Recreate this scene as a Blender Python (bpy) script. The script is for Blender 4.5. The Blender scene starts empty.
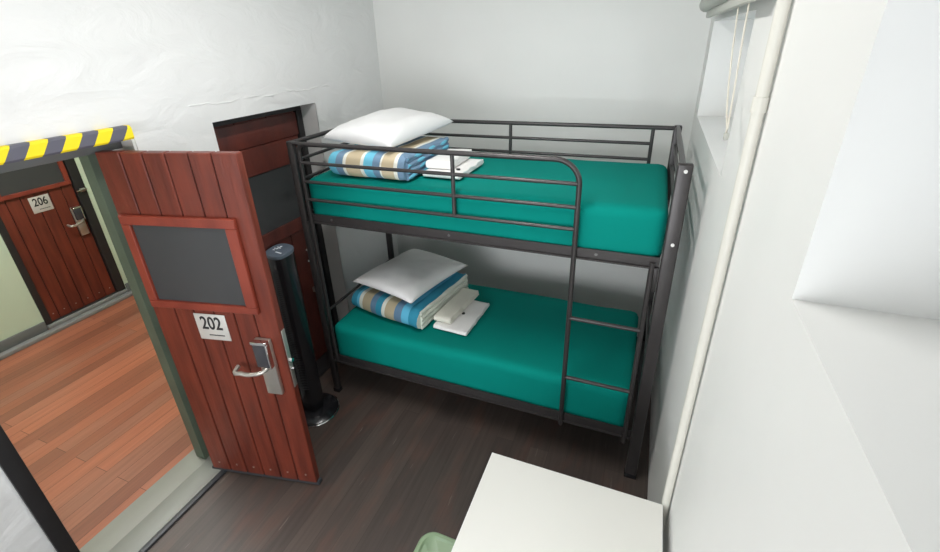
import bpy, bmesh, math, random
from mathutils import Vector, Matrix, noise
random.seed(7)
COL = bpy.context.scene.collection
R = math.radians

# ------------------------------------------------------------------ materials
def sock(bs, *names):
    for n in names:
        if n in bs.inputs: return bs.inputs[n]

def mat(name, col, rough=.6, metal=0, var=.0, vscale=8, bump=0, bscale=60, stretch=(1,1,1), col2=None, coat=0, spec=.5, detail=6, sheen=0):
    m = bpy.data.materials.new(name); m.use_nodes = True
    nt = m.node_tree; b = nt.nodes['Principled BSDF']
    b.inputs['Base Color'].default_value = (*col, 1)
    b.inputs['Roughness'].default_value = rough
    b.inputs['Metallic'].default_value = metal
    sock(b, 'Specular IOR Level').default_value = spec
    if coat: sock(b, 'Coat Weight').default_value = coat; sock(b, 'Coat Roughness').default_value = .15
    if sheen: sock(b, 'Sheen Weight').default_value = sheen
    tc = nt.nodes.new('ShaderNodeTexCoord'); mp = nt.nodes.new('ShaderNodeMapping')
    mp.inputs['Scale'].default_value = stretch
    nt.links.new(tc.outputs['Object'], mp.inputs['Vector'])
    if var or col2:
        n = nt.nodes.new('ShaderNodeTexNoise'); n.inputs['Scale'].default_value = vscale; n.inputs['Detail'].default_value = detail
        nt.links.new(mp.outputs[0], n.inputs['Vector'])
        cr = nt.nodes.new('ShaderNodeValToRGB')
        c2 = col2 or tuple(min(1, c*(1-var)) for c in col)
        cr.color_ramp.elements[0].position = .32; cr.color_ramp.elements[1].position = .68
        cr.color_ramp.elements[0].color = (*c2, 1); cr.color_ramp.elements[1].color = (*col, 1)
        nt.links.new(n.outputs['Fac'], cr.inputs[0]); nt.links.new(cr.outputs[0], b.inputs['Base Color'])
    if bump:
        n2 = nt.nodes.new('ShaderNodeTexNoise'); n2.inputs['Scale'].default_value = bscale; n2.inputs['Detail'].default_value = 8
        nt.links.new(mp.outputs[0], n2.inputs['Vector'])
        bp = nt.nodes.new('ShaderNodeBump'); bp.inputs['Strength'].default_value = bump; bp.inputs['Distance'].default_value = .01
        nt.links.new(n2.outputs['Fac'], bp.inputs['Height']); nt.links.new(bp.outputs[0], b.inputs['Normal'])
    return m

def lin(r, g, b):
    f = lambda c: (c/255/12.92) if c/255 <= .04045 else ((c/255+.055)/1.055)**2.4
    return (f(r), f(g), f(b))

M = {}
M['wall'] = mat('white_wall_paint', lin(226,226,223), .55, var=.03, vscale=2.5, bump=.2, bscale=7)
M['plaster'] = mat('rough_white_plaster', lin(226,226,225), .6, var=.03, vscale=3)
def plaster():
    m = M['plaster']; nt = m.node_tree; b = nt.nodes['Principled BSDF']; L = nt.links
    tc = nt.nodes.new('ShaderNodeTexCoord')
    mp = nt.nodes.new('ShaderNodeMapping'); mp.inputs['Scale'].default_value = (1, .7, 1.3); L.new(tc.outputs['Object'], mp.inputs[0])
    n1 = nt.nodes.new('ShaderNodeTexNoise'); n1.inputs['Scale'].default_value = 5; n1.inputs['Detail'].default_value = 9; n1.inputs['Distortion'].default_value = .8
    L.new(mp.outputs[0], n1.inputs['Vector'])
    mp2 = nt.nodes.new('ShaderNodeMapping'); mp2.inputs['Scale'].default_value = (1, .35, 1.4); L.new(tc.outputs['Object'], mp2.inputs[0])
    v = nt.nodes.new('ShaderNodeTexNoise'); v.inputs['Scale'].default_value = 4.5; v.inputs['Detail'].default_value = 4
    try: v.noise_type = 'RIDGED_MULTIFRACTAL'
    except Exception: pass
    L.new(mp2.outputs[0], v.inputs['Vector'])
    mx = nt.nodes.new('ShaderNodeMath'); mx.operation = 'MULTIPLY_ADD'; mx.inputs[1].default_value = .35
    L.new(v.outputs['Fac'], mx.inputs[0]); L.new(n1.outputs['Fac'], mx.inputs[2])
    bp = nt.nodes.new('ShaderNodeBump'); bp.inputs['Strength'].default_value = .8; bp.inputs['Distance'].default_value = .02
    L.new(mx.outputs[0], bp.inputs['Height']); L.new(bp.outputs[0], b.inputs['Normal'])
plaster()
M['ceil'] = mat('ceiling_paint', lin(225,225,222), .8, var=.03)
M['redwood'] = mat('red_brown_door_paint', lin(120,52,36), .4, col2=lin(90,37,26), vscale=3.5, stretch=(6,6,.7), bump=.15, bscale=12)
M['redframe'] = mat('brighter_red_frame_paint', lin(140,60,43), .42, col2=lin(118,48,35), vscale=4, stretch=(3,3,1), bump=.1, bscale=14)
M['oldred'] = mat('worn_dark_red_door_paint', lin(104,48,38), .5, col2=lin(78,36,30), vscale=5, stretch=(2,2,1), bump=.15, bscale=14)
M['slate'] = mat('charcoal_panel', lin(64,65,66), .4, var=.1, vscale=3)
M['black'] = mat('black_frame_paint', lin(42,41,42), .45, var=.25, vscale=6, bump=.1, bscale=30)
M['blackgloss'] = mat('glossy_black_plastic', lin(30,30,33), .22, var=.15, vscale=5)
M['grille'] = mat('dark_grille_plastic', lin(38,38,40), .5)
M['fantop'] = mat('blue_grey_control_panel', lin(88,98,110), .3)
M['chrome'] = mat('chrome', (.75,.75,.76), .14, metal=1)
M['satin'] = mat('satin_metal', lin(196,192,184), .34, metal=.75, var=.08, vscale=20)
M['reader'] = mat('dark_card_reader', lin(62,62,66), .2)
M['plate'] = mat('silver_number_plate', lin(212,210,204), .4, metal=.25, var=.06, vscale=15)
M['ink'] = mat('black_ink', lin(28,28,30), .6)
M['whiteink'] = mat('white_ink', lin(225,230,235), .5)
M['bed'] = mat('gunmetal_bed_tube', lin(62,59,59), .36, metal=.3, var=.12, vscale=12)
M['bolt'] = mat('pale_bolt_cap', lin(225,225,222), .35)
M['teal'] = mat('teal_fitted_sheet', lin(0,133,122), .85, var=.08, vscale=1.6, bump=.0, spec=.12, detail=3)
M['pillow'] = mat('white_pillowcase', lin(228,228,228), .8, bump=.1, bscale=5)
M['greyslip'] = mat('pale_pillowcase', lin(234,233,232), .8, bump=.1, bscale=5)
M['towel'] = mat('white_towel', lin(240,238,236), .95, bump=.35, bscale=220)
M['cream'] = mat('off_white_towel', lin(224,221,208), .95, bump=.35, bscale=220)
M['table'] = mat('white_laminate', lin(233,232,227), .38, var=.02, vscale=2)
M['tedge'] = mat('white_edge_band', lin(238,240,240), .3)
M['green'] = mat('sage_green_plastic', lin(142,166,132), .38, var=.05, vscale=6)
M['leg'] = mat('grey_steel_leg', lin(120,120,120), .35, metal=.7)
M['pipe'] = mat('cream_painted_pipe', lin(206,204,195), .45, var=.03, vscale=6)
M['blind'] = mat('grey_blind_cassette', lin(176,177,168), .45, var=.04)
M['bead'] = mat('bead_chain', lin(206,201,188), .4)
M['reveal'] = mat('painted_reveal', lin(214,214,212), .6, var=.05, vscale=4, bump=.2, bscale=10)
M['greenjamb'] = mat('grey_green_jamb_paint', lin(96,108,92), .5, var=.2, vscale=6, bump=.15, bscale=18)
M['corrwall'] = mat('pale_green_corridor_paint', lin(204,220,196), .6, var=.03, vscale=3)
M['greypaint'] = mat('grey_kerb_paint', lin(142,143,143), .5, var=.1, vscale=7)
M['darkgrey'] = mat('dark_grey_skirting_paint', lin(112,114,114), .5, var=.1, vscale=7)
M['thresh'] = mat('grey_threshold_board', lin(156,157,148), .5, var=.08, vscale=3, stretch=(3,1,1))
M['thresh2'] = mat('grey_threshold_step', lin(145,147,140), .5, var=.08, vscale=3, stretch=(3,1,1))
M['nose'] = mat('dark_step_edge', lin(62,64,68), .45, var=.1)
M['stud'] = mat('pale_nail_heads', lin(170,150,140), .4, metal=.5)
M['lamp'] = mat('lamp_body', lin(235,235,235), .5)
M['winframe'] = mat('white_window_frame', lin(235,235,232), .4)
M['backing'] = mat('dark_groove', lin(34,16,14), .8)

def boards_mat(name, cols, bw, blen, gap, rough, streak, seam=.35):
    # planks running along world Y: width bw in X
    m = bpy.data.materials.new(name); m.use_nodes = True; nt = m.node_tree; b = nt.nodes['Principled BSDF']; L = nt.links; N = nt.nodes.new
    b.inputs['Roughness'].default_value = rough
    tc = N('ShaderNodeTexCoord'); mp = N('ShaderNodeMapping'); mp.inputs['Rotation'].default_value = (0,0,R(90))
    L.new(tc.outputs['Object'], mp.inputs[0])
    br = N('ShaderNodeTexBrick'); br.inputs['Scale'].default_value = 1; br.inputs['Brick Width'].default_value = blen; br.inputs['Row Height'].default_value = bw
    br.inputs['Mortar Size'].default_value = gap; br.inputs['Mortar Smooth'].default_value = .3; br.inputs['Bias'].default_value = 0
    br.offset = .37; br.offset_frequency = 2
    br.inputs['Color1'].default_value = (0,0,0,1); br.inputs['Color2'].default_value = (1,1,1,1); br.inputs['Mortar'].default_value = (.5,.5,.5,1)
    L.new(mp.outputs[0], br.inputs['Vector'])
    cr = N('ShaderNodeValToRGB'); el = cr.color_ramp.elements
    while len(el) < len(cols): el.new(.5)
    for i, (p, c) in enumerate(cols): el[i].position = p; el[i].color = (*c, 1)
    L.new(br.outputs['Color'], cr.inputs[0])
    st = N('ShaderNodeMapping'); st.inputs['Scale'].default_value = (34, 1.6, 1); L.new(tc.outputs['Object'], st.inputs[0])
    n = N('ShaderNodeTexNoise'); n.inputs['Scale'].default_value = 1.5; n.inputs['Detail'].default_value = 9; L.new(st.outputs[0], n.inputs['Vector'])
    c2 = N('ShaderNodeValToRGB'); c2.color_ramp.elements[0].position = .3; c2.color_ramp.elements[1].position = .7
    s = 1-streak; c2.color_ramp.elements[0].color = (s,s,s,1); c2.color_ramp.elements[1].color = (1+streak*.5,)*3 + (1,)
    L.new(n.outputs['Fac'], c2.inputs[0])
    mx = N('ShaderNodeMix'); mx.data_type = 'RGBA'; mx.blend_type = 'MULTIPLY'; mx.inputs['Factor'].default_value = 1
    L.new(cr.outputs[0], mx.inputs['A']); L.new(c2.outputs[0], mx.inputs['B'])
    m2 = N('ShaderNodeMix'); m2.data_type = 'RGBA'; m2.inputs['B'].default_value = (*[c*seam for c in cols[0][1]], 1)
    L.new(br.outputs['Fac'], m2.inputs['Factor']); L.new(mx.outputs['Result'], m2.inputs['A'])
    L.new(m2.outputs['Result'], b.inputs['Base Color'])
    bp = N('ShaderNodeBump'); bp.inputs['Strength'].default_value = .25; bp.inputs['Distance'].default_value = .003
    L.new(n.outputs['Fac'], bp.inputs['Height']); L.new(bp.outputs[0], b.inputs['Normal'])
    return m, nt, m2, b
M['corrfloor'] = boards_mat('reddish_corridor_boards', [(0,lin(140,88,68)),(.35,lin(170,104,78)),(.7,lin(182,112,84)),(1,lin(146,102,84))], .10, 1.7, .0016, .38, .16)[0]
def roomfloor():
    m, nt, mix, b = boards_mat('dark_worn_floorboards', [(0,lin(70,61,57)),(.5,lin(77,67,62)),(1,lin(84,73,67))], .11, 2.6, .0012, .45, .2, .65)
    N = nt.nodes.new; L = nt.links
    tc = N('ShaderNodeTexCoord'); mp = N('ShaderNodeMapping'); mp.inputs['Scale'].default_value = (5,1.6,1); L.new(tc.outputs['Object'], mp.inputs[0])
    n = N('ShaderNodeTexNoise'); n.inputs['Scale'].default_value = 1.6; n.inputs['Detail'].default_value = 8; L.new(mp.outputs[0], n.inputs['Vector'])
    cr = N('ShaderNodeValToRGB'); cr.color_ramp.elements[0].position = .52; cr.color_ramp.elements[1].position = .72
    cr.color_ramp.elements[0].color = (0,0,0,1); cr.color_ramp.elements[1].color = (.4,.4,.4,1); L.new(n.outputs['Fac'], cr.inputs[0])
    mx = N('ShaderNodeMix'); mx.data_type = 'RGBA'; mx.inputs['B'].default_value = (*lin(112,74,62), 1)
    L.new(cr.outputs[0], mx.inputs['Factor']); L.new(mix.outputs['Result'], mx.inputs['A'])
    # pale scratches
    mp2 = N('ShaderNodeMapping'); mp2.inputs['Scale'].default_value = (60,5,1); mp2.inputs['Rotation'].default_value = (0,0,R(-8)); L.new(tc.outputs['Object'], mp2.inputs[0])
    n2 = N('ShaderNodeTexNoise'); n2.inputs['Scale'].default_value = 1; n2.inputs['Detail'].default_value = 5; L.new(mp2.outputs[0], n2.inputs['Vector'])
    c3 = N('ShaderNodeValToRGB'); c3.color_ramp.elements[0].position = .68; c3.color_ramp.elements[1].position = .76
    c3.color_ramp.elements[0].color = (0,0,0,1); c3.color_ramp.elements[1].color = (.55,.55,.55,1); L.new(n2.outputs['Fac'], c3.inputs[0])
    my = N('ShaderNodeMix'); my.data_type = 'RGBA'; my.inputs['B'].default_value = (*lin(140,130,122), 1)
    L.new(c3.outputs[0], my.inputs['Factor']); L.new(mx.outputs['Result'], my.inputs['A'])
    L.new(my.outputs['Result'], b.inputs['Base Color'])
    return m
M['floor'] = roomfloor()

def stripes_mat(name, x0, x1, bands, axis=0):
    m = bpy.data.materials.new(name); m.use_nodes = True; nt = m.node_tree; b = nt.nodes['Principled BSDF']; L = nt.links; N = nt.nodes.new
    b.inputs['Roughness'].default_value = .9
    tc = N('ShaderNodeTexCoord'); sp = N('ShaderNodeSeparateXYZ'); L.new(tc.outputs['Object'], sp.inputs[0])
    mr = N('ShaderNodeMapRange'); mr.inputs['From Min'].default_value = x0; mr.inputs['From Max'].default_value = x1
    L.new(sp.outputs[axis], mr.inputs['Value'])
    cr = N('ShaderNodeValToRGB'); cr.color_ramp.interpolation = 'CONSTANT'; el = cr.color_ramp.elements
    while len(el) < len(bands): el.new(.9)
    for i, (p, c) in enumerate(bands): el[i].position = p
    for i, (p, c) in enumerate(bands): el[i].color = (*c, 1)
    L.new(mr.outputs[0], cr.inputs[0]); L.new(cr.outputs[0], b.inputs['Base Color'])
    n = N('ShaderNodeTexNoise'); n.inputs['Scale'].default_value = 25; n.inputs['Detail'].default_value = 6; L.new(tc.outputs['Object'], n.inputs['Vector'])
    bp = N('ShaderNodeBump'); bp.inputs['Strength'].default_value = .3; bp.inputs['Distance'].default_value = .006
    L.new(n.outputs['Fac'], bp.inputs['Height']); L.new(bp.outputs[0], b.inputs['Normal'])
    return m
aq, sl, wh, be, bl = lin(108,188,214), lin(112,140,166), lin(226,226,216), lin(196,180,150), lin(78,150,190)
M['blanketA'] = stripes_mat('striped_blanket_pale', 0, .53, [(0,aq),(.09,sl),(.18,wh),(.22,be),(.40,wh),(.44,aq),(.55,sl),(.64,wh),(.66,be),(.80,wh),(.84,sl),(.93,aq)])
aq2, sl2, wh2, be2, bl2 = lin(90,176,208), lin(92,122,148), lin(214,218,206), lin(172,160,132), lin(44,136,164)
M['blanketB'] = stripes_mat('striped_blanket_deep', 0, .575, [(0,bl2),(.08,aq2),(.12,wh2),(.17,be2),(.3,sl2),(.38,bl2),(.47,wh2),(.52,be2),(.66,sl2),(.76,aq2),(.86,bl2),(.985,wh2)])
def hazard():
    m = bpy.data.materials.new('yellow_and_grey_hazard_foam'); m.use_nodes = True; nt = m.node_tree; b = nt.nodes['Principled BSDF']; L = nt.links; N = nt.nodes.new
    b.inputs['Roughness'].default_value = .55
    tc = N('ShaderNodeTexCoord'); sp = N('ShaderNodeSeparateXYZ'); L.new(tc.outputs['Object'], sp.inputs[0])
    a = N('ShaderNodeMath'); a.operation = 'MULTIPLY_ADD'; a.inputs[1].default_value = -.7; L.new(sp.outputs[2], a.inputs[0]); L.new(sp.outputs[1], a.inputs[2])
    d = N('ShaderNodeMath'); d.operation = 'DIVIDE'; d.inputs[1].default_value = .1165; L.new(a.outputs[0], d.inputs[0])
    ad = N('ShaderNodeMath'); ad.operation = 'ADD'; ad.inputs[1].default_value = 50.2; L.new(d.outputs[0], ad.inputs[0])
    f = N('ShaderNodeMath'); f.operation = 'FRACT'; L.new(ad.outputs[0], f.inputs[0])
    g = N('ShaderNodeMath'); g.operation = 'GREATER_THAN'; g.inputs[1].default_value = .49; L.new(f.outputs[0], g.inputs[0])
    mx = N('ShaderNodeMix'); mx.data_type = 'RGBA'; mx.inputs['A'].default_value = (*lin(244,218,30),1); mx.inputs['B'].default_value = (*lin(92,92,104),1)
    L.new(g.outputs[0], mx.inputs['Factor']); L.new(mx.outputs['Result'], b.inputs['Base Color'])
    return m
M['hazard'] = hazard()
def glass():
    m = bpy.data.materials.new('window_glass'); m.use_nodes = True; nt = m.node_tree; L = nt.links; N = nt.nodes.new
    nt.nodes.remove(nt.nodes['Principled BSDF']); out = [n for n in nt.nodes if n.type == 'OUTPUT_MATERIAL'][0]
    t = N('ShaderNodeBsdfTransparent'); g = N('ShaderNodeBsdfGlossy'); g.inputs['Roughness'].default_value = .02; fr = N('ShaderNodeFresnel')
    mx = N('ShaderNodeMixShader'); L.new(fr.outputs[0], mx.inputs[0]); L.new(t.outputs[0], mx.inputs[1]); L.new(g.outputs[0], mx.inputs[2]); L.new(mx.outputs[0], out.inputs[0])
    return m
M['glass'] = glass()
def emis(name, col, s):
    m = bpy.data.materials.new(name); m.use_nodes = True; nt = m.node_tree
    b = nt.nodes['Principled BSDF']; b.inputs['Base Color'].default_value = (*col,1); b.inputs['Emission Color'].default_value = (*col,1); b.inputs['Emission Strength'].default_value = s
    return m

# ------------------------------------------------------------------ mesh helpers
def box(bm, x0, x1, y0, y1, z0, z1):
    vs = [bm.verts.new(p) for p in ((x0,y0,z0),(x1,y0,z0),(x1,y1,z0),(x0,y1,z0),(x0,y0,z1),(x1,y0,z1),(x1,y1,z1),(x0,y1,z1))]
    for f in ((0,3,2,1),(4,5,6,7),(0,1,5,4),(1,2,6,5),(2,3,7,6),(3,0,4,7)): bm.faces.new([vs[i] for i in f])
    return vs
def tube(bm, pts, r, n=12, close=False, caps=True, sq=None):
    pts = [Vector(p) for p in pts]; rings = []; m = len(pts)
    rr = r if isinstance(r, (list, tuple)) else [r]*m
    up = None
    for i, p in enumerate(pts):
        if close: d = (pts[(i+1)%m]-pts[i-1])
        else: d = pts[min(i+1,m-1)]-pts[max(i-1,0)]
        d.normalize()
        if up is None: up = Vector((0,0,1)) if abs(d.z) < .9 else Vector((1,0,0))
        a = up.cross(d)
        if a.length < 1e-4: a = Vector((0,1,0)).cross(d)
        a.normalize(); b = d.cross(a); up = b
        rings.append([bm.verts.new(p + (a*math.cos(t)+b*math.sin(t))*rr[i]) for t in [2*math.pi*k/n for k in range(n)]])
    for i in range(m if close else m-1):
        A, B = rings[i], rings[(i+1)%m]
        for k in range(n): bm.faces.new((A[k], A[(k+1)%n], B[(k+1)%n], B[k]))
    if caps and not close:
        bm.faces.new(rings[0][::-1]); bm.faces.new(rings[-1])
def lathe(bm, prof, cx=0, cy=0, n=40, sx=1, sy=1):
    rings = []
    for r, z in prof:
        rings.append([bm.verts.new((cx+r*sx*math.cos(2*math.pi*k/n), cy+r*sy*math.sin(2*math.pi*k/n), z)) for k in range(n)])
    for i in range(len(prof)-1):
        for k in range(n): bm.faces.new((rings[i][k], rings[i][(k+1)%n], rings[i+1][(k+1)%n], rings[i+1][k]))
    bm.faces.new(rings[0][::-1]); bm.faces.new(rings[-1])
def bev(bm, w, seg=2):
    bmesh.ops.bevel(bm, geom=list(bm.edges), offset=w, segments=seg, affect='EDGES', profile=.5, clamp_overlap=True)
def obj(name, bm, m, parent=None, smooth=False, label=None, loc=None):
    bmesh.ops.recalc_face_normals(bm, faces=list(bm.faces))
    me = bpy.data.meshes.new(name); bm.to_mesh(me); bm.free()
    me.materials.append(M[m] if isinstance(m, str) else m)
    o = bpy.data.objects.new(name, me); COL.objects.link(o)
    if smooth:
        for p in me.polygons: p.use_smooth = True
        if smooth == 'auto':
            for e in me.edges: pass
            try: me.set_sharp_from_angle(angle=R(38))
            except Exception: pass
    if parent: o.parent = parent
    if loc: o.location = loc
    if label: o['label'] = label
    return o
def bx(name, m, parent, *c, b=0, seg=2, label=None):
    bm = bmesh.new(); box(bm, *c)
    if b: bev(bm, b, seg)
    return obj(name, bm, m, parent, smooth='auto' if b else False, label=label)
def tb(name, m, parent, pts, r, n=14, label=None, **k):
    bm = bmesh.new(); tube(bm, pts, r, n, **k); return obj(name, bm, m, parent, smooth='auto', label=label)
def tag(o, label, cat, group=None):
    o['label'] = label; o['category'] = cat
    if group: o['group'] = group
    return o
def thing(name, label, cat, loc=(0,0,0), rz=0, group=None):
    o = bpy.data.objects.new(name, None); COL.objects.link(o); o.empty_display_size = .1
    o.location = loc; o.rotation_euler = (0,0,rz); return tag(o, label, cat, group)
def struct(o, label=None):
    o['kind'] = 'structure'
    if label: o['label'] = label
    return o
def empty_struct(name, label, loc=(0,0,0), rz=0):
    o = bpy.data.objects.new(name, None); COL.objects.link(o); o.location = loc; o.rotation_euler = (0,0,rz)
    return struct(o, label)
def text_mesh(name, s, size, m, parent, mtx, sx=1.0, bold=.0, ext=.0006, label=None):
    c = bpy.data.curves.new(name, 'FONT'); c.body = s; c.size = size; c.align_x = 'CENTER'; c.align_y = 'CENTER'; c.extrude = ext; c.offset = bold
    t = bpy.data.objects.new(name+'_src', c); COL.objects.link(t)
    dg = bpy.context.evaluated_depsgraph_get()
    me = bpy.data.meshes.new_from_object(t.evaluated_get(dg)); bpy.data.objects.remove(t)
    me.transform(mtx @ Matrix.Diagonal((sx,1,1,1)))
    me.materials.clear(); me.materials.append(M[m])
    o = bpy.data.objects.new(name, me); COL.objects.link(o); o.parent = parent
    if label: o['label'] = label
    return o
def pts_mesh(rects): 
    bm = bmesh.new()
    for r in rects: box(bm, *r)
    return bm

# ------------------------------------------------------------------ constants
XA, XAi, XC = -.22, -.54, 2.105
YB, YN = 1.36, -3.3
ZC = 3.05
XCOR = -2.97

# ------------------------------------------------------------------ room shell
struct(bx('floor', 'floor', None, XA, XC, YN, YB, -.12, 0), 'dark worn floorboards of the bunk room')
struct(bx('floor', 'corrfloor', None, XCOR-.1, XAi, -4.2, 3.2, -.12, 0), 'reddish timber boards of the corridor outside')
struct(bx('ceiling', 'ceil', None, XCOR-.3, XC+.45, -4.2, 3.2, ZC, ZC+.12), 'white ceiling')
OY0, OY1, OZ = -1.515, -.69, 1.945      # corridor doorway
DY0, DY1, DZ, DX = -.286, .522, 1.94, -.36
def wall_left():
    bm = pts_mesh([
        (XAi, XA, YN-.5, OY0, 0, ZC), (XAi, XA, OY0, OY1, OZ, ZC), (XAi, XA, OY1, DY0, 0, ZC), (XAi, XA, DY0, DY1, -.1, -.001),
        (XAi, XA, DY0, DY1, DZ, ZC), (XAi, DX-.06, DY0, DY1, 0, DZ), (XAi, XA, DY1, YB, 0, ZC)])
    # the old horizontal crack ridge above the inner door
    pts = []
    for i in range(26):
        y = -.42+i*.045; pts.append((XA-.002+.002*math.sin(i*2.1), y, 2.03+.006*math.sin(i*.9)+.003*math.sin(i*2.7)))
    tube(bm, pts, [.001]+[.0048+.002*math.sin(i*1.7) for i in range(24)]+[.001], 8)
    return obj('wall_left', bm, 'plaster')
struct(wall_left(), 'rough white plastered wall with the doorway')
struct(bx('wall_left', 'corrwall', None, XAi-.02, XAi-.0005, -4.2, OY0-.05, 0, ZC), 'pale green corridor side of the doorway wall')
struct(bx('wall_left', 'corrwall', None, XAi-.02, XAi-.0005, OY1+.0, 3.2, 0, ZC), 'pale green corridor side beyond the doorway')
struct(bx('wall_back', 'wall', None, XAi, XC+.45, YB, YB+.3, 0, ZC), 'smooth white wall behind the bunk bed')
W3 = (0, 2.0, .45, 2.55)  # opening for the added window behind the camera
struct(obj('wall_front', pts_mesh([(XA,W3[0],YN-.25,YN,0,ZC),(W3[1],XC+.45,YN-.25,YN,0,ZC),(W3[0],W3[1],YN-.25,YN,0,W3[2]),(W3[0],W3[1],YN-.25,YN,W3[3],ZC)]), 'wall'), 'white wall behind the viewer')
W1 = (-.25, 1.13, 1.82, 2.33); W2 = (-2.95, -1.22, 1.885, 2.62)
TH = .42
def wall_right():
    X0, X1 = XC, XC+TH
    return obj('wall_right', pts_mesh([
        (X0,X1,YN,YB,0,W1[2]), (X0,X1,YN,W2[0],W1[2],ZC), (X0,X1,W2[0],W2[1],W1[2],W2[2]), (X0,X1,W2[0],W2[1],W2[3],ZC),
        (X0,X1,W2[1],W1[0],W1[2],ZC), (X0,X1,W1[0],W1[1],W1[3],ZC), (X0,X1,W1[1],YB,W1[2],ZC)]), 'wall')
struct(wall_right(), 'white painted wall with high window recesses')
# corridor shell
def corr_wall():
    X0 = XCOR; DYa, DYb, DT = -.285, .43, 1.95
    return obj('wall_corridor', pts_mesh([(X0-.25,X0,-4.2,DYa,0,ZC),(X0-.25,X0,DYb,3.2,0,ZC),(X0-.25,X0,DYa,DYb,DT,ZC),(X0-.25,X0-.14,DYa,DYb,0,DT)]), 'corrwall')
struct(corr_wall(), 'pale green corridor wall opposite the doorway')
struct(bx('wall_corridor_end', 'corrwall', None, XCOR-.25, XAi, 3.2, 3.4, 0, ZC))
struct(bx('wall_corridor_near', 'corrwall', None, XCOR-.25, XAi, -4.4, -4.2, 0, ZC))
struct(bx('baseboard_corridor', 'darkgrey', None, XCOR, XCOR+.018, -4.2, -.29, 0, .12, b=.004), 'dark grey skirting on the pale green wall')
struct(bx('baseboard_corridor', 'darkgrey', None, XCOR, XCOR+.018, .435, 3.2, 0, .12, b=.004), 'dark grey skirting right of the far door')
struct(bx('trim_1', 'greypaint', None, XCOR+.019, XCOR+.085, -4.2, 3.2, 0, .035, b=.006), 'grey kerb strip along the far side of the corridor')
struct(bx('trim_2', 'greypaint', None, XCOR-.12, XCOR+.03, -.284, .429, .036, .07, b=.006), 'raised grey sill under the far door')
# threshold
struct(bx('trim_3', 'thresh', None, XAi, -.385, -1.6, OY1, -.05, .006, b=.002), 'grey threshold board on the corridor side')
struct(bx('trim_4', 'thresh2', None, -.383, XA-.02, -1.6, OY1, -.05, .012, b=.002), 'grey threshold board on the room side')
struct(bx('trim_5', 'nose', None, XA-.018, XA+.012, -1.6, -.66, -.05, .014, b=.003), 'dark edge strip of the threshold')
# doorway jambs and head
struct(obj('trim_6', pts_mesh([(-.465,-.395,-.80,OY1-.0005,.013,OZ)]), 'greenjamb'), 'grey green painted door jamb beside the open door')
struct(bx('trim_7', 'black', None, XA-.03, XA+.012, OY0-.045, OY0+.012, 0, OZ, b=.004), 'black door frame upright on the near side of the doorway')
struct(bx('trim_8', 'darkgrey', None, XAi, -.30, OY0, -.70, 1.895, OZ, b=.003), 'grey head of the doorway frame under the lintel')
struct(bx('trim_9', 'reveal', None, -.39, XA-.004, OY1-.012, OY1+.002, .02, OZ-.0), 'grey side of the doorway between the hinge and the wall')
# hazard strip
hz = bmesh.new()
prof = [(-.245,1.942),(-.188,1.942),(-.182,1.95),(-.182,1.99),(-.19,1.999),(-.2195,1.999),(-.2195,1.9455),(-.245,1.9455)]
ends = [[hz.verts.new((x, y, z)) for x, z in prof] for y in (OY0-.06, OY1-.022)]
for i in range(len(prof)):
    j = (i+1) % len(prof); hz.faces.new((ends[0][i], ends[0][j], ends[1][j], ends[1][i]))
hz.faces.new(ends[0]); hz.faces.new(ends[1][::-1])
tag(obj('hazard_edge_strip', hz, 'hazard'), 'yellow and dark grey striped foam strip along the doorway lintel', 'edge guard')

# ------------------------------------------------------------------ doors
def leaf(parent, x0, x1, z0, z1, grooves, th=.042, m='redwood', front=0):
    bm = bmesh.new(); e = [x0]+grooves+[x1]
    for a, b in zip(e[:-1], e[1:]):
        s = bmesh.new(); box(s, a+.003, b-.003, 0, th, z0, z1); bev(s, .0035, 1)
        me = bpy.data.meshes.new('t'); s.to_mesh(me); s.free(); bm.from_mesh(me); bpy.data.meshes.remove(me)
    o = obj('door_leaf', bm, m, parent)
    bx('groove_backing', 'backing', o, x0+.004, x1-.004, .008, th-.008, z0+.004, z1-.004)
    return o
def frame4(name, m, parent, x0, x1, z0, z1, gx0, gx1, gz0, gz1, y0, y1):
    bm = bmesh.new()
    for c in ((x0,x1,z0,gz0),(x0,x1,gz1,z1),(x0,gx0,gz0,gz1),(gx1,x1,gz0,gz1)):
        s = bmesh.new(); box(s, c[0], c[1], y0, y1, c[2], c[3]); bev(s, .003, 1)
        me = bpy.data.meshes.new('t'); s.to_mesh(me); s.free(); bm.from_mesh(me); bpy.data.meshes.remove(me)
    return obj(name, bm, m, parent)
FR = Matrix.Rotation(R(90), 4, 'X')       # text facing -Y
def number_plate(parent, cx, cz, w, h, s):
    p = bx('number_plate', 'plate', parent, cx-w/2, cx+w/2, -.004, -.0004, cz-h/2, cz+h/2, b=.001, label='silver square plate reading %s' % s)
    text_mesh('number_text', s, h*.68, 'ink', p, Matrix.Translation((cx, -.0046, cz+h*.13)) @ FR, sx=.76, bold=.0017)
    bm = bmesh.new(); x = cx-w*.17
    random.seed(3)
    while x < cx+w*.33:
        l = random.choice((.003,.004,.005)); box(bm, x, x+l, -.0048, -.004, cz-h*.33, cz-h*.33+.006); x += l+.0012
    obj('caption_text', bm, 'ink', p)
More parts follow.
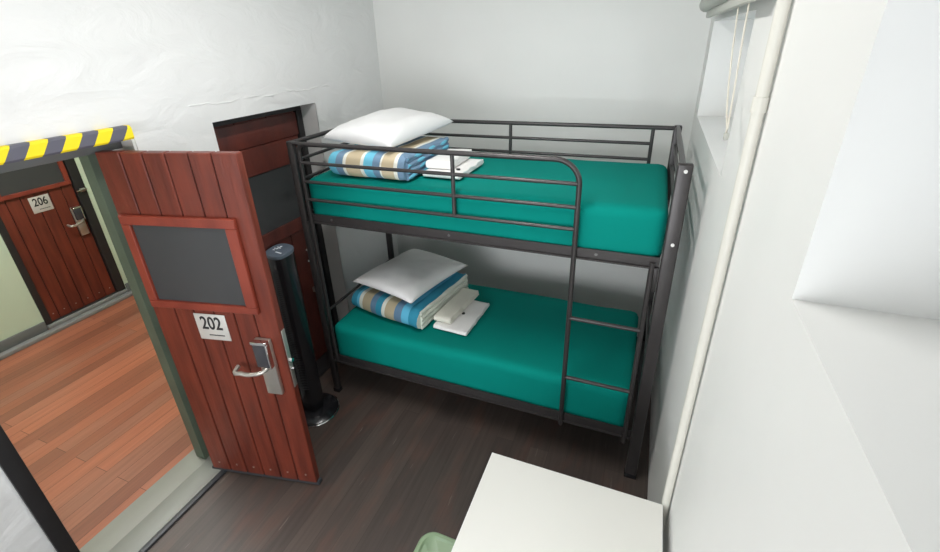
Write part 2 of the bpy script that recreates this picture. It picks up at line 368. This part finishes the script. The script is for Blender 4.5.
def lock(parent, cx, z0, z1, lever_to, w=.078):
    o = bx('lock_body', 'satin', parent, cx-w/2, cx+w/2, -.024, -.0004, z0, z1, b=.005, seg=3, label='satin metal lock body')
    zz = z0+(z1-z0)*.56
    bx('card_reader', 'reader', o, cx-w/2+.003, cx+w/2-.003, -.05, -.0245, zz, z1-.004, b=.008, seg=3, label='dark glossy card reader')
    bm = bmesh.new()
    for a, b, c, d in ((-w/2,w/2,z1-.012,z1+.004),(w/2-.008,w/2+.001,zz-.002,z1-.012)): box(bm, cx+a, cx+b, -.053, -.024, c, d)
    bev(bm, .002, 1); obj('reader_rim', bm, 'chrome', o, smooth='auto')
    zh = z0+(z1-z0)*.51; sg = 1 if lever_to > cx else -1
    pts = [(cx+.01,-.024,zh+.012),(cx+.01,-.045,zh+.01),(cx+.0,-.062,zh+.004),(cx+sg*.03,-.07,zh-.006),(cx+sg*.07,-.071,zh-.014)]
    n = 7
    for i in range(1, n+1): pts.append((cx+sg*.07+(lever_to-cx-sg*.07)*i/n, -.071+.0*i, zh-.014-.002*math.sin(i)))
    pts += [(lever_to+sg*.008, -.064, zh-.012), (lever_to+sg*.01, -.05, zh-.008), (lever_to+sg*.009, -.03, zh-.003)]
    bm = bmesh.new(); tube(bm, pts, .0105, 12)
    lathe_pts = [(cx+.01,-.0245,zh+.012),(cx+.01,-.034,zh+.012)]; tube(bm, lathe_pts, .018, 20)
    obj('lever_handle', bm, 'satin', o, smooth='auto', label='polished lever handle')
    return o

ANG = R(11.68)
d1 = empty_struct('door_1', 'open red brown plank door numbered 202 swung into the room', (-.346,-.843,0), ANG)
G = [.182,.290,.398,.506,.612]
leaf(d1, .06, .730, .028, 1.905, G)
frame4('panel_frame', 'redframe', d1, .083,.655,1.162,1.632,.128,.602,1.2,1.588,-.022,-.0005)
bx('dark_panel', 'slate', d1, .1285,.6015,-.008,-.0005,1.2005,1.5875, label='charcoal grey inset panel')
number_plate(d1, .371, 1.058, .168, .148, '202')
lock(d1, .634, .69, 1.022, .485, w=.082)
for a, b in zip([.06]+G, G+[.730]):
    bm = bmesh.new(); tube(bm, [((a+b)/2,.0004,.085),((a+b)/2,-.003,.085)], .0055, 10); obj('nail_head', bm, 'stud', d1)
bx('bottom_strip', 'nose', d1, .05,.74,.003,.039,.008,.027)
e = bx('latch_plate', 'satin', d1, .7285,.732,.008,.034,.72,1.06, b=.001)
for z, r_ in ((.885,.011),(.835,.008)):
    bm = bmesh.new(); tube(bm, [(.7325,.02,z),(.747,.02,z)], r_, 12); obj('latch_bolt', bm, 'chrome', e, smooth='auto')
for z in (.35, 1.0, 1.6):
    tb('hinge', 'black', d1, [(.05,.024,z-.05),(.05,.024,z+.05)], .009)

# inner recessed door
d2 = empty_struct('door_2', 'worn dark red door recessed in the wall behind the tower fan', (DX, DY0, 0), R(90))
# local +X -> world +Y, local -Y -> world +X
Wd = DY1-DY0
leaf(d2, .05, Wd-.055, .01, 1.90, [.25,.5], m='oldred')
fr = frame4('door_frame', 'black', d2, .001, Wd-.001, .001, 1.938, .048, Wd-.052, .004, 1.895, -.018, .05)
frame4('panel_frame', 'oldred', d2, .14, .72, 1.10, 1.735, .20, .655, 1.19, 1.57, -.016, -.0005)
bx('top_board', 'oldred', d2, .055, Wd-.06, -.012, -.0005, 1.742, 1.885, b=.003)
bx('dark_panel', 'slate', d2, .2005,.6545,-.006,-.0005,1.1905,1.5695, label='charcoal grey inset panel')
bx('door_sill', 'black', d2, .0, Wd, -(XA-DX)-.004, -.019, .0005, .02)
bx('latch', 'satin', d2, .60,.70,-.03,-.0005,.585,.625, b=.006)
for z in (.93,.84):
    bm = bmesh.new(); tube(bm, [(.62,.0,z),(.62,-.004,z)], .007, 12); obj('screw_head', bm, 'bolt', d2)
struct(bx('trim_10', 'reveal', None, DX+.0, XA-.0, DY1-.001, DY1+.004, .0, DZ), 'pale side of the inner door recess')

# corridor door 206
d3 = empty_struct('door_3', 'red plank door numbered 206 across the corridor', (XCOR-.02, -.285, 0), R(90))
leaf(d3, .05, .632, .075, 1.93, [.13,.23,.335,.44,.54], m='redwood')
frame4('door_frame', 'black', d3, .001,.714,.072,1.949,.05,.634,.076,1.935,-.03,.06)
frame4('panel_frame', 'redframe', d3, .07,.625,1.215,1.70,.115,.585,1.25,1.66,-.022,-.0005)
bx('dark_panel', 'slate', d3, .1155,.5845,-.008,-.0005,1.2505,1.6595, label='charcoal grey inset panel')
number_plate(d3, .352, 1.112, .15, .14, '206')
lock(d3, .572, .735, 1.01, .47, w=.07)
for x in (.09,.18,.28,.385,.49,.59):
    bm = bmesh.new(); tube(bm, [(x,.0004,.14),(x,-.003,.14)], .0055, 10); obj('nail_head', bm, 'stud', d3)
bl3 = bx('bolt_latch', 'satin', d3, .655,.70,-.045,-.031,1.13,1.16, b=.003)
tb('bolt_rod', 'chrome', bl3, [(.62,-.05,1.145),(.71,-.05,1.145)], .006)

# ------------------------------------------------------------------ windows
def window(name, W, lab):
    y0,y1,z0,z1 = W; X = XC+TH-.1
    w = empty_struct(name, lab, (X, (y0+y1)/2, z0))
    h = (y1-y0)/2; H = z1-z0; t = .045
    bm = bmesh.new()
    for c in ((-h,h,0,t),(-h,h,H-t,H),(-h,-h+t,t,H-t),(h-t,h,t,H-t),(-t/2,t/2,t,H-t)): box(bm, 0, .05, c[0]+.0, c[1]-.0, c[2], c[3])
    obj('window_frame', bm, 'winframe', w)
    bm = bmesh.new(); box(bm, .02, .026, -h+t, -t/2, t, H-t); obj('window_pane', bm, 'glass', w)
    bm = bmesh.new(); box(bm, .02, .026, t/2, h-t, t, H-t); obj('window_pane', bm, 'glass', w)
    l = bpy.data.lights.new(name+'_portal', 'AREA'); l.shape = 'RECTANGLE'; l.size = y1-y0; l.size_y = H; l.cycles.is_portal = True
    lo = bpy.data.objects.new('daylight_portal', l); COL.objects.link(lo); lo.location = (XC+TH+.02, (y0+y1)/2, (z0+z1)/2)
    lo.rotation_euler = Vector((-1,0,0)).to_track_quat('-Z','Y').to_euler(); 
    # track quat: local X along world Y
    lo.rotation_euler = (R(90), 0, R(90))
window('window_1', W1, 'high window recess beyond the foot of the bunk')
window('window_2', W2, 'high window recess nearest the viewer')

w3 = empty_struct('added_window_3', 'added unseen window behind the viewer, letting in fill light', ((W3[0]+W3[1])/2, YN-.2, W3[2]))  # invented window out of view, added to bring in more light
hw, hh3 = (W3[1]-W3[0])/2, W3[3]-W3[2]
bm = bmesh.new()
for c in ((-hw,hw,0,.05),(-hw,hw,hh3-.05,hh3),(-hw,-hw+.05,.05,hh3-.05),(hw-.05,hw,.05,hh3-.05),(-.025,.025,.05,hh3-.05)): box(bm, c[0],c[1],0,.05,c[2],c[3])
obj('window_frame', bm, 'winframe', w3)
for a, b in ((-hw+.05,-.025),(.025,hw-.05)): bx('window_pane', 'glass', w3, a, b, .02, .026, .05, hh3-.05)
l = bpy.data.lights.new('daylight_portal', 'AREA'); l.shape = 'RECTANGLE'; l.size = hw*2; l.size_y = hh3; l.cycles.is_portal = True
lo = bpy.data.objects.new('daylight_portal', l); COL.objects.link(lo); lo.location = ((W3[0]+W3[1])/2, YN-.27, (W3[2]+W3[3])/2); lo.rotation_euler = (R(90),0,0)
lo.rotation_euler = Vector((0,1,0)).to_track_quat('-Z','Z').to_euler()
l = bpy.data.lights.new('front_fill_light', 'AREA'); l.shape = 'RECTANGLE'; l.size = 2.2; l.size_y = 1.3; l.energy = 74; l.color = (.96,.98,1)  # added fill light behind the invented window, lifts the shade under the bunk
lo = bpy.data.objects.new('front_fill_light', l); COL.objects.link(lo); lo.location = ((W3[0]+W3[1])/2, YN-.5, 1.4)
lo.rotation_euler = Vector((0,1,0)).to_track_quat('-Z','Z').to_euler()
l = bpy.data.lights.new('sky_glow', 'AREA'); l.shape = 'RECTANGLE'; l.size = 1.4; l.size_y = .6; l.energy = 9; l.color = (.95,.98,1)  # extra area light added outside the bunk window to brighten its recess
lo = bpy.data.objects.new('sky_glow', l); COL.objects.link(lo); lo.location = (XC+TH+.35, .43, 2.45); lo.rotation_euler = Vector((-1,0,-.45)).to_track_quat('-Z','Z').to_euler()
# blind
bl = thing('roller_blind', 'grey roller blind above the window recess beyond the bunk', 'blind', (XC, .2, 2.37))
bm = bmesh.new(); tube(bm, [(-.062,-.75,.035),(-.062,.74,.035)], .036, 24); obj('roller_tube', bm, 'blind', bl, smooth='auto')
bm = bmesh.new(); box(bm, -.062,-.040,-.72,.68,-.03,.004); bev(bm,.006,2); obj('bottom_bar', bm, 'blind', bl, smooth='auto')
bx('end_bracket', 'blind', bl, -.075,-.001,.7405,.75,.0,.11, b=.003)
bx('end_bracket', 'blind', bl, -.075,-.001,-.76,-.7505,.0,.11, b=.003)
bm = bmesh.new()
left = [(-.045,-.40,.0),(-.045,-.43,-.06),(-.045,-.48,-.15),(-.045,-.55,-.24),(-.045,-.63,-.31),(-.045,-.70,-.345)]
right = [(-.045,-.62,.0),(-.045,-.64,-.1),(-.045,-.67,-.2),(-.045,-.70,-.29),(-.045,-.71,-.345)]
tube(bm, left + [(-.045,-.706,-.36)] + right[::-1], .0024, 8)
ch = obj('bead_chain', bm, 'bead', bl, smooth='auto')
bx('chain_weight', 'blind', ch, -.05,-.038,-.713,-.699,-.375,-.355, b=.003)

# pipe
pp = thing('wall_pipe', 'cream painted vertical pipe on the right wall behind the table', 'pipe', (2.088, -.715, 0))
tb('pipe_tube', 'pipe', pp, [(0,0,.0),(0,0,ZC)], .0138, 24)
tb('coupling', 'pipe', pp, [(0,0,2.10),(0,0,2.135)], .0168, 24)

# ------------------------------------------------------------------ bunk bed
bk = thing('bunk_bed', 'dark grey tubular metal bunk bed with guard rails and ladder', 'bunk bed', (0,0,0))
W, H = .89, 1.79
def post(x, y, sx, sy, wide, caps=True):
    bm = bmesh.new()
    s = .02
    box(bm, x-wide[0], x+wide[1], y-.018, y+.018, 0.004, H+.012); bev(bm, .008, 3)
    o = obj('post', bm, 'bed', bk, smooth='auto')
    bx('foot_cap', 'blackgloss', o, x-wide[0]-.003, x+wide[1]+.003, y-.021, y+.021, 0, .03, b=.004)
    return o
pFL = post(0, 0, 1, 1, (.022,.022)); pBL = post(0, W, 1, 1, (.022,.022))
pFR = post(2.0, 0, 1, 1, (.022,.038)); pBR = post(2.0, W, 1, 1, (.022,.022))
for z in (1.772, 1.45): 
    bm = bmesh.new(); tube(bm, [(2.012,-.0175,z),(2.012,-.023,z)], .0075, 14); obj('bolt_cap', bm, 'bolt', pFR, smooth='auto')
def hrail(name, y, z0, z1, x0=.022, x1=1.975, out=-1):
    bm = bmesh.new()
    box(bm, x0, x1, y-.004, y+.004, z0, z1)
    ya = y-.004*out; 
    box(bm, x0, x1, min(y, y-out*.035), max(y, y-out*.035), z0, z0+.005)
    box(bm, x0, x1, min(y, y+out*.018), max(y, y+out*.018), z0, z0+.007)
    return obj(name, bm, 'bed', bk)
uf = hrail('side_rail', .0, 1.322, 1.375); ub = hrail('side_rail', W, 1.322, 1.375, out=1)
lf = hrail('side_rail', .0, .285, .34); lb = hrail('side_rail', W, .285, .34, out=1)
for x in (.20, .95, 1.7):
    bm = bmesh.new(); tube(bm, [(x,-.0042,1.352),(x,-.008,1.352)], .007, 12); obj('bolt', bm, 'leg', uf, smooth='auto')
for z0 in (1.322, .285):
    for x in (0.0, 2.0):
        bx('end_bar', 'bed', bk, x-.012, x+.012, .019, W-.019, z0, z0+.045, b=.003)
    for i in range(12):
        x = .1+i*(1.8/11)
        bx('slat', 'bed', bk, x-.03, x+.03, .008, W-.008, z0+.007, z0+.017)
# guard: frame with curved end that continues as the ladder stile
yg = -.012; rr = .0125
pts = [(.056,yg,.30),(.056,yg,1.745)] + [(.056+.045*(1-math.cos(t)), yg, 1.745+.045*math.sin(t)) for t in [math.pi/2*k/6 for k in range(1,7)]]
pts += [(.5,yg,H),(1.0,yg,H),(1.49,yg,H)] + [(1.49+.11*math.sin(t), yg, H-.11*(1-math.cos(t))) for t in [math.pi/2*k/10 for k in range(1,11)]] + [(1.6,yg,1.0),(1.6,yg,.262)]
tb('guard_tube', 'bed', bk, pts, rr)
for z in (1.685, 1.575, 1.468): tb('guard_rail', 'bed', bk, [(.056,yg,z),(1.6,yg,z)], .0095)
tb('guard_upright', 'bed', bk, [(.99,yg,H),(.99,yg,1.47)], .0105)
tb('ladder_stile', 'bed', bk, [(1.945,yg,1.352),(1.945,yg,.252)], .0125)
for z in (.985,.605): tb('ladder_rung', 'bed', bk, [(1.6,yg,z),(1.945,yg,z)], .0105)
tb('top_rail', 'bed', bk, [(.0,-.004,H+.0),(.1,yg,H)], .0125)
# rear guard
for z in (H-.004,1.693,1.60): tb('rear_guard_rail', 'bed', bk, [(.0,W,z),(2.0 if z > 1.7 else 1.872,W,z)], .0095 if z < 1.7 else .0125)
for x in (1.015,1.872,.12): tb('rear_guard_upright', 'bed', bk, [(x,W,H),(x,W,1.37)], .0105)
# end panels
for x in (0.0, 2.0):
    for z, r_ in ((H,.0125),(1.688,.0095),(1.572,.0095),(.655,.0095)): tb('end_rail', 'bed', bk, [(x,.0,z),(x,W,z)], r_)
bx('bracket', 'bed', bk, 1.953,1.976,-.008,.012,1.20,1.33, b=.003)

# mattresses
def mattress(z0, z1, x0, x1, y0, y1, label, seed, taper=.02):
    bm = bmesh.new(); nx, ny, nz = 70, 34, 9
    r = .05
    # superellipsoid style rounded box by grid projection
    vs = {}
    def pt(i, j, k):
        key = (i,j,k)
        if key in vs: return vs[key]
        u, v, w = i/nx, j/ny, k/nz
        x = x0+(x1-x0)*u; y = y0+(y1-y0)*v; z = z0+(z1-z0)*w
        # rounding
        cx = min(max(x, x0+r), x1-r); cy = min(max(y, y0+r), y1-r); cz = min(max(z, z0+r*.5), z1-r*.8)
        d = Vector((x-cx, y-cy, z-cz))
        if d.length > 1e-6:
            rx = r
            m = max(abs(d.x)/r, abs(d.y)/r, abs(d.z)/(r*.8))
            dn = d.normalized()
            p = Vector((cx,cy,cz)) + Vector((dn.x*r, dn.y*r, dn.z*r*.8))*m
            if abs(p.x-cx) > abs(d.x)+1e-6: pass
            x, y, z = p
        n_ = noise.noise(Vector((x*2.2+seed, y*2.6, z*2)))*.006 + noise.noise(Vector((x*7+seed, y*1.7, z*12)))*.002
        cxm, cym = (x0+x1)/2, (y0+y1)/2
        if w < .5:
            g = noise.noise(Vector((x*14+seed, y*14, 0)))*.004*(1-w*2)
            y += g*(1 if y > cym else -1)
        sag = -.008*(1-((x-cxm)/(x1-x0)*2)**2)*(1-((y-cym)/(y1-y0)*2)**2) if w > .9 else 0
        vs[key] = bm.verts.new((x, y+n_*.6, z+n_*(w > .4)+sag)); return vs[key]
    def q(a,b,c,d): bm.faces.new((pt(*a),pt(*b),pt(*c),pt(*d)))
    for i in range(nx):
        for j in range(ny): q((i,j,nz),(i+1,j,nz),(i+1,j+1,nz),(i,j+1,nz)); q((i,j,0),(i,j+1,0),(i+1,j+1,0),(i+1,j,0))
        for k in range(nz): q((i,0,k),(i+1,0,k),(i+1,0,k+1),(i,0,k+1)); q((i,ny,k),(i,ny,k+1),(i+1,ny,k+1),(i+1,ny,k))
    for j in range(ny):
        for k in range(nz): q((0,j,k),(0,j,k+1),(0,j+1,k+1),(0,j+1,k)); q((nx,j,k),(nx,j+1,k),(nx,j+1,k+1),(nx,j,k+1))
    o = obj('mattress', bm, 'teal', None, smooth=True)
    return tag(o, label, 'mattress')
mattress(1.340, 1.588, .035, 1.98, .014, W-.012, 'teal sheeted mattress on the upper bunk', 1)
mattress(.303, .568, .03, 1.95, .014, W-.012, 'teal sheeted mattress on the lower bunk', 9)

# ------------------------------------------------------------------ bedding
def pillow(name, L, Wd, T, m, label, loc, rot, corner=.12, seed=0, cat='pillow', group=None):
    bm = bmesh.new(); n = 36; top = {}; bot = {}
    for i in range(n+1):
        for j in range(n+1):
            u, v = i/n*2-1, j/n*2-1
            a = max(0, 1-abs(u)**2.6); b = max(0, 1-abs(v)**2.6)
            h = (a*b)**.43
            pin = 1-.07*(1-abs(u)**2)*(abs(v)**3); pin2 = 1-.09*(1-abs(v)**2)*(abs(u)**3)
            x = u*L/2*pin2; y = v*Wd/2*pin
            wr = noise.noise(Vector((u*1.6+seed, v*1.6, 0)))*.16 + noise.noise(Vector((u*5+seed, v*5, 3)))*.05
            z = T/2*h*(1+wr)
            edge = i in (0,n) or j in (0,n)
            top[i,j] = bm.verts.new((x,y,z+.002))
            bot[i,j] = top[i,j] if edge else bm.verts.new((x,y,-T/2*h*.42))
    for i in range(n):
        for j in range(n):
            bm.faces.new((top[i,j],top[i+1,j],top[i+1,j+1],top[i,j+1]))
            bm.faces.new((bot[i,j],bot[i,j+1],bot[i+1,j+1],bot[i+1,j]))
    o = obj(name, bm, m, None, smooth=True); o.location = loc; o.rotation_euler = rot
    return tag(o, label, cat, group)

def folded(name, X, Y, Z, layers, m, label, cat, loc, rz, roll=True, seed=0, amp=.006, parent=None):
    """folded cloth: a continuous strip folded in layers; folds show on the -Y side, layer ends on +X"""
    bm = bmesh.new(); th = Z/layers; nxs = 26
    # cross-section in YZ of each layer pair: rounded front nose
    prof = []
    hh = Z/2
    nose = min(hh, .07)
    ns = 12
    for k in range(ns+1):
        t = -math.pi/2 + math.pi*k/ns
        prof.append((nose-nose*math.cos(t), hh+hh*math.sin(t)))
    ny = 14
    for k in range(1, ny+1): prof.append((nose+(Y-2*nose*.4-nose)*k/ny, Z))
    bk_ = prof[-1][0]
    for k in range(1, ns+1):
        t = math.pi/2 - math.pi*k/ns
        prof.append((bk_+nose*.4*math.cos(t), hh+hh*math.sin(t)))
    for k in range(1, ny): prof.append((bk_+(nose-bk_)*k/ny, 0))
    rings = []
    for i in range(nxs+1):
        u = i/nxs; x = X*u
        s = 1-.10*max(0,(abs(u-.5)*2-.86)/.14)**2
        ring = []
        for (y, z) in prof:
            nz_ = noise.noise(Vector((x*5+seed, y*5, z*9)))*amp*1.6 + noise.noise(Vector((x*13+seed, y*9, z*20)))*amp*.7
            zz = hh+(z-hh)*s
            lift = 1 if z > .01 else 0
            ring.append(bm.verts.new((x, y+nz_*.8, zz+nz_*lift)))
        rings.append(ring)
    P = len(prof)
    for i in range(nxs):
        for k in range(P): bm.faces.new((rings[i][k], rings[i+1][k], rings[i+1][(k+1)%P], rings[i][(k+1)%P]))
    f0 = bm.faces.new(rings[0][::-1]); f1 = bm.faces.new(rings[-1])
    o = obj(name, bm, m, parent, smooth='auto')
    # visible layer ends on the +X face
    bm = bmesh.new()
    for l in range(layers):
        zc = th*(l+.5)*.96+.003
        pts = [(X-.004+.004*math.sin(k*1.3+l), nose*.55+(Y-nose*1.1)*k/16, zc+.003*math.sin(k*.9+l*2)) for k in range(17)]
        tube(bm, pts, th*.44, 8)
    e_ = obj('layer_edge', bm, m, o, smooth='auto')
    if not parent:
        o.location = loc; o.rotation_euler = (0,0,rz); tag(o, label, cat)
    return o
bA = folded('folded_blanket', .485, .63, .14, 4, 'blanketA', 'blue and beige striped blanket folded on the upper bunk', 'blanket', (.19,.055,1.592), R(0), seed=2)
bB = folded('folded_blanket', .57, .66, .145, 4, 'blanketB', 'blue and beige striped blanket folded on the lower bunk', 'blanket', (.075,.21,.572), R(-9), seed=5)
pillow('pillow', .49, .66, .19, 'pillow', 'plump white pillow on the striped blanket of the upper bunk', (.40,.425,1.803), (R(3),R(2),R(-8)), seed=1)
pillow('pillow', .52, .67, .15, 'greyslip', 'flatter pale pillow on the striped blanket of the lower bunk', (.415,.50,.782), (R(-2),R(2),R(-11)), seed=4)
# towels
def towel(name, X, Y, Z, m, label, loc, rz, emblem=None, layers=2, seed=0):
    o = folded(name, X, Y, Z, layers, m, label, 'towel', loc, rz, seed=seed, amp=.004)
    if emblem:
        bm = bmesh.new()
        n = 16; x, y = emblem
        vs = [bm.verts.new((x+.012*math.cos(2*math.pi*k/n), y+.010*math.sin(2*math.pi*k/n), Z+.006)) for k in range(n)]
        vb = [bm.verts.new((v.co.x, v.co.y, Z-.004)) for v in vs]
        bm.faces.new(vs); bm.faces.new(vb[::-1])
        for k in range(n): bm.faces.new((vs[k], vb[k], vb[(k+1)%n], vs[(k+1)%n]))
        obj('emblem', bm, 'ink', o, label='small dark oval emblem')
    return o
towel('folded_towel', .22, .38, .03, 'towel', 'flat white towel under the other towel on the upper bunk', (.712,.20,1.592), R(-1), emblem=(.175,.10), seed=11)
towel('folded_towel', .15, .36, .045, 'towel', 'thicker white towel on top against the upper blanket', (.712,.245,1.628), R(1), seed=12, layers=3)
towel('folded_towel', .235, .40, .028, 'towel', 'flat white towel with a dark emblem on the lower bunk', (.71,.20,.572), R(-3), emblem=(.125,.20), seed=13)
towel('folded_towel', .12, .43, .045, 'cream', 'off white folded towel between blanket and flat towel on lower bunk', (.70,.235,.606), R(-6), seed=14, layers=3)

# ------------------------------------------------------------------ tower fan
fn = thing('tower_fan', 'glossy black tower fan on a round base beside the bunk bed', 'fan', (-.028,-.222,0), R(-8))
bm = bmesh.new(); lathe(bm, [(.14,0),(.155,.004),(.158,.012),(.150,.022),(.10,.034),(.05,.044),(.045,.05)], n=56); obj('round_base', bm, 'blackgloss', fn, smooth='auto')
bm = bmesh.new(); lathe(bm, [(.158,.003),(.163,.006),(.163,.012),(.158,.016)], n=56); obj('base_ring', bm, 'chrome', fn, smooth='auto')
bm = bmesh.new()
def rsec(z, s=1, tilt=0):
    out = []
    for k in range(40):
        t = 2*math.pi*k/40; c, s_ = math.cos(t), math.sin(t)
        x = .070*s*math.copysign(abs(c)**.75, c); y = .066*s*math.copysign(abs(s_)**.75, s_)
        out.append((x, y, z+tilt*y))
    return out
secs = [rsec(.045,.8), rsec(.08,.92), rsec(.12,.94), rsec(1.12,1.0), rsec(1.20,1.04,.12)]
rings = [[bm.verts.new(p) for p in s] for s in secs]
for i in range(len(rings)-1):
    for k in range(40): bm.faces.new((rings[i][k], rings[i][(k+1)%40], rings[i+1][(k+1)%40], rings[i+1][k]))
bm.faces.new(rings[0][::-1]); bm.faces.new(rings[-1])
obj('fan_body', bm, 'blackgloss', fn, smooth='auto')
bm = bmesh.new()
secs = [rsec(1.201,1.05,.12), rsec(1.214,1.09,.12), rsec(1.222,1.06,.12), rsec(1.2235,.98,.12)]
rings = [[bm.verts.new(p) for p in s] for s in secs]
for i in range(len(rings)-1):
    for k in range(40): bm.faces.new((rings[i][k], rings[i][(k+1)%40], rings[i+1][(k+1)%40], rings[i+1][k]))
bm.faces.new(rings[0][::-1]); bm.faces.new(rings[-1])
cp = obj('control_panel', bm, 'fantop', fn, smooth='auto', label='blue grey control panel top')
for (x, y, a) in ((-.030,.018,0),(-.018,.03,40),(-.036,.0,-30),(-.022,.004,60),(-.010,.014,10),(-.03,-.014,0)):
    bm = bmesh.new(); tube(bm, [(x-.006*math.cos(R(a)), y-.006*math.sin(R(a)), 1.2246+.12*y), (x+.006*math.cos(R(a)), y+.006*math.sin(R(a)), 1.2246+.12*y)], .0028, 8)
    obj('button', bm, 'whiteink', cp)
bm = bmesh.new()
for i in range(6): box(bm, .0+i*.0085, .006+i*.0085, -.03, -.022, 1.2195, 1.2222)
obj('panel_text', bm, 'whiteink', cp)
bm = bmesh.new()
for i in range(64):
    z = .25+i*.0135
    pts = [(.0715*math.cos(R(t)), .0675*math.sin(R(t)), z) for t in range(-135,-40,10)]
    tube(bm, pts, .0022, 5)
obj('front_grille', bm, 'grille', fn)
bx('display_window', 'blackgloss', fn, .012,.036,-.0665,-.060,1.13,1.185, b=.003)

# ------------------------------------------------------------------ table
t = thing('desk_table', 'white rectangular laminate table against the right wall', 'table', (1.755,-1.33,0))
bm = bmesh.new(); box(bm, -.322,.322,-.6,.6,.716,.74); bev(bm,.002,2); tt = obj('table_top', bm, 'table', t, smooth='auto')
bm = bmesh.new()
for c in ((-.3235,-.3222,-.6,.6),(.3222,.3235,-.6,.6),(-.3235,.3235,.6002,.6015),(-.3235,.3235,-.6015,-.6002)): box(bm, *c, .717, .7385)
obj('edge_band', bm, 'tedge', tt)
for sx in (-1,1):
    for sy in (-1,1): 
        l_ = bx('table_leg', 'leg', t, sx*.285-.018, sx*.285+.018, sy*.55-.018, sy*.55+.018, 0,.69, b=.003)
bx('apron', 'leg', t, -.3,.3,-.56,-.53,.69,.715); bx('apron', 'leg', t, -.3,.3,.53,.56,.69,.715)

# chair
c = thing('plastic_chair', 'sage green plastic chair tucked beside the white table', 'chair', (1.42,-1.155,0), R(0))
def rrect(hx, hy, r, n=8):
    out = []
    for cx, cy, a0 in ((hx-r,hy-r,0),(-hx+r,hy-r,90),(-hx+r,-hy+r,180),(hx-r,-hy+r,270)):
        for k in range(n+1):
            a = R(a0+90*k/n); out.append((cx+r*math.cos(a), cy+r*math.sin(a)))
    return out
bm = bmesh.new()
lay = [(.205,.205,.055,.418),(.21,.21,.06,.425),(.21,.21,.06,.446),(.204,.204,.056,.452),(.192,.192,.05,.452),(.184,.184,.045,.444),(.10,.10,.04,.437)]
rings = [[bm.verts.new((x,y,z)) for x,y in rrect(hx,hy,r)] for hx,hy,r,z in lay]
for i in range(len(rings)-1):
    m_ = len(rings[i])
    for k in range(m_): bm.faces.new((rings[i][k], rings[i][(k+1)%m_], rings[i+1][(k+1)%m_], rings[i+1][k]))
bm.faces.new(rings[0][::-1]); bm.faces.new(rings[-1])
obj('seat', bm, 'green', c, smooth='auto')
# backrest on the near side, leaning away, stays below the table top
bm = bmesh.new(); n = 14
g = {}
for i in range(n+1):
    for j in range(9):
        u = i/n*2-1; v = j/8
        g[i,j] = [bm.verts.new((u*.19*(1-.12*v*v), -.215-.05*v+.035*u*u-dy, .47+.215*v-.03*(abs(u)**4)*v)) for dy in (0,.012)]
for i in range(n):
    for j in range(8):
        for s in (0,1): bm.faces.new([g[a][s] for a in ((i,j),(i+1,j),(i+1,j+1),(i,j+1))])
for i in range(n):
    for j in (0,8): bm.faces.new((g[i,j][0],g[i+1,j][0],g[i+1,j][1],g[i,j][1]))
for j in range(8):
    for i in (0,n): bm.faces.new((g[i,j][0],g[i,j+1][0],g[i,j+1][1],g[i,j][1]))
obj('backrest', bm, 'green', c, smooth='auto')
for sx in (-1,1): tb('back_post', 'green', c, [(sx*.17,-.205,.425),(sx*.175,-.225,.56)], .011)
for sx in (-1,1):
    for sy in (-1,1): tb('chair_leg', 'leg', c, [(sx*.165,sy*.165,.42),(sx*.20,sy*.20,0)], .011)

# ------------------------------------------------------------------ added lamps, out of view
def batten(name, label, loc, rz, length, power, col, down=.0, ax='Y'):
    t = thing(name, label, 'lamp', loc, rz)
    bx('lamp_body', 'lamp', t, -length/2, length/2, -.05,.05, .03,.0595, b=.004)
    bm = bmesh.new(); tube(bm, [(-length/2+.01,0,.008),(length/2-.01,0,.008)], .013, 14)
    obj('lamp_tube', bm, emis(name+'_glow', col, 6), t, smooth='auto')
    l = bpy.data.lights.new(name, 'AREA'); l.shape = 'RECTANGLE'; l.size = length; l.size_y = .08; l.energy = power; l.color = col
    lo = bpy.data.objects.new(name+'_light', l); COL.objects.link(lo); lo.parent = t; lo.location = (0,0,-.02)
    return t, lo
ta, la = batten('added_ceiling_lamp', 'added unseen batten lamp lighting the room from its ceiling', (1.0,-.75,ZC-.06), R(90), 1.2, 25.5, (1,.985,.96))  # added lamp, never in view, lights walls and bedding from above
tc_, lc = batten('added_corridor_lamp', 'added unseen batten lamp lighting the corridor from its ceiling', (-1.75,-.6,ZC-.06), R(90), 1.2, 56, (1,.985,.96))  # added lamp, never in view, brightens the corridor

# world daylight
w = bpy.data.worlds.new('sky'); bpy.context.scene.world = w; w.use_nodes = True
w.node_tree.nodes['Background'].inputs[0].default_value = (.86,.92,1,1); w.node_tree.nodes['Background'].inputs[1].default_value = 2.0

# ------------------------------------------------------------------ camera
cam = bpy.data.cameras.new('camera'); co = bpy.data.objects.new('camera', cam); COL.objects.link(co)
r = Vector((0.9252184267139381, 0.3779633969724523, -0.03338462846924611)); u = Vector((-0.1317455845975967, 0.40251522220706953, 0.9058833240713898)); f = Vector((-0.35582855957331844, 0.8337416664894695, -0.4222095093094653))
co.matrix_world = Matrix(((r.x,u.x,-f.x,1.8636361),(r.y,u.y,-f.y,-1.9827963),(r.z,u.z,-f.z,2.2736241),(0,0,0,1)))
cam.sensor_fit = 'HORIZONTAL'; cam.sensor_width = 36; cam.lens = 449.289*36/940
cam.shift_x = 8.35/940; cam.shift_y = -25.12/940; cam.clip_start = .02
sc = bpy.context.scene; sc.camera = co
sc.view_settings.view_transform = 'Standard'; sc.view_settings.look = 'None'; sc.view_settings.gamma = 1; sc.view_settings.use_curve_mapping = False
sc.view_settings.exposure = 0.08
sc.cycles.max_bounces = 10; sc.cycles.diffuse_bounces = 6
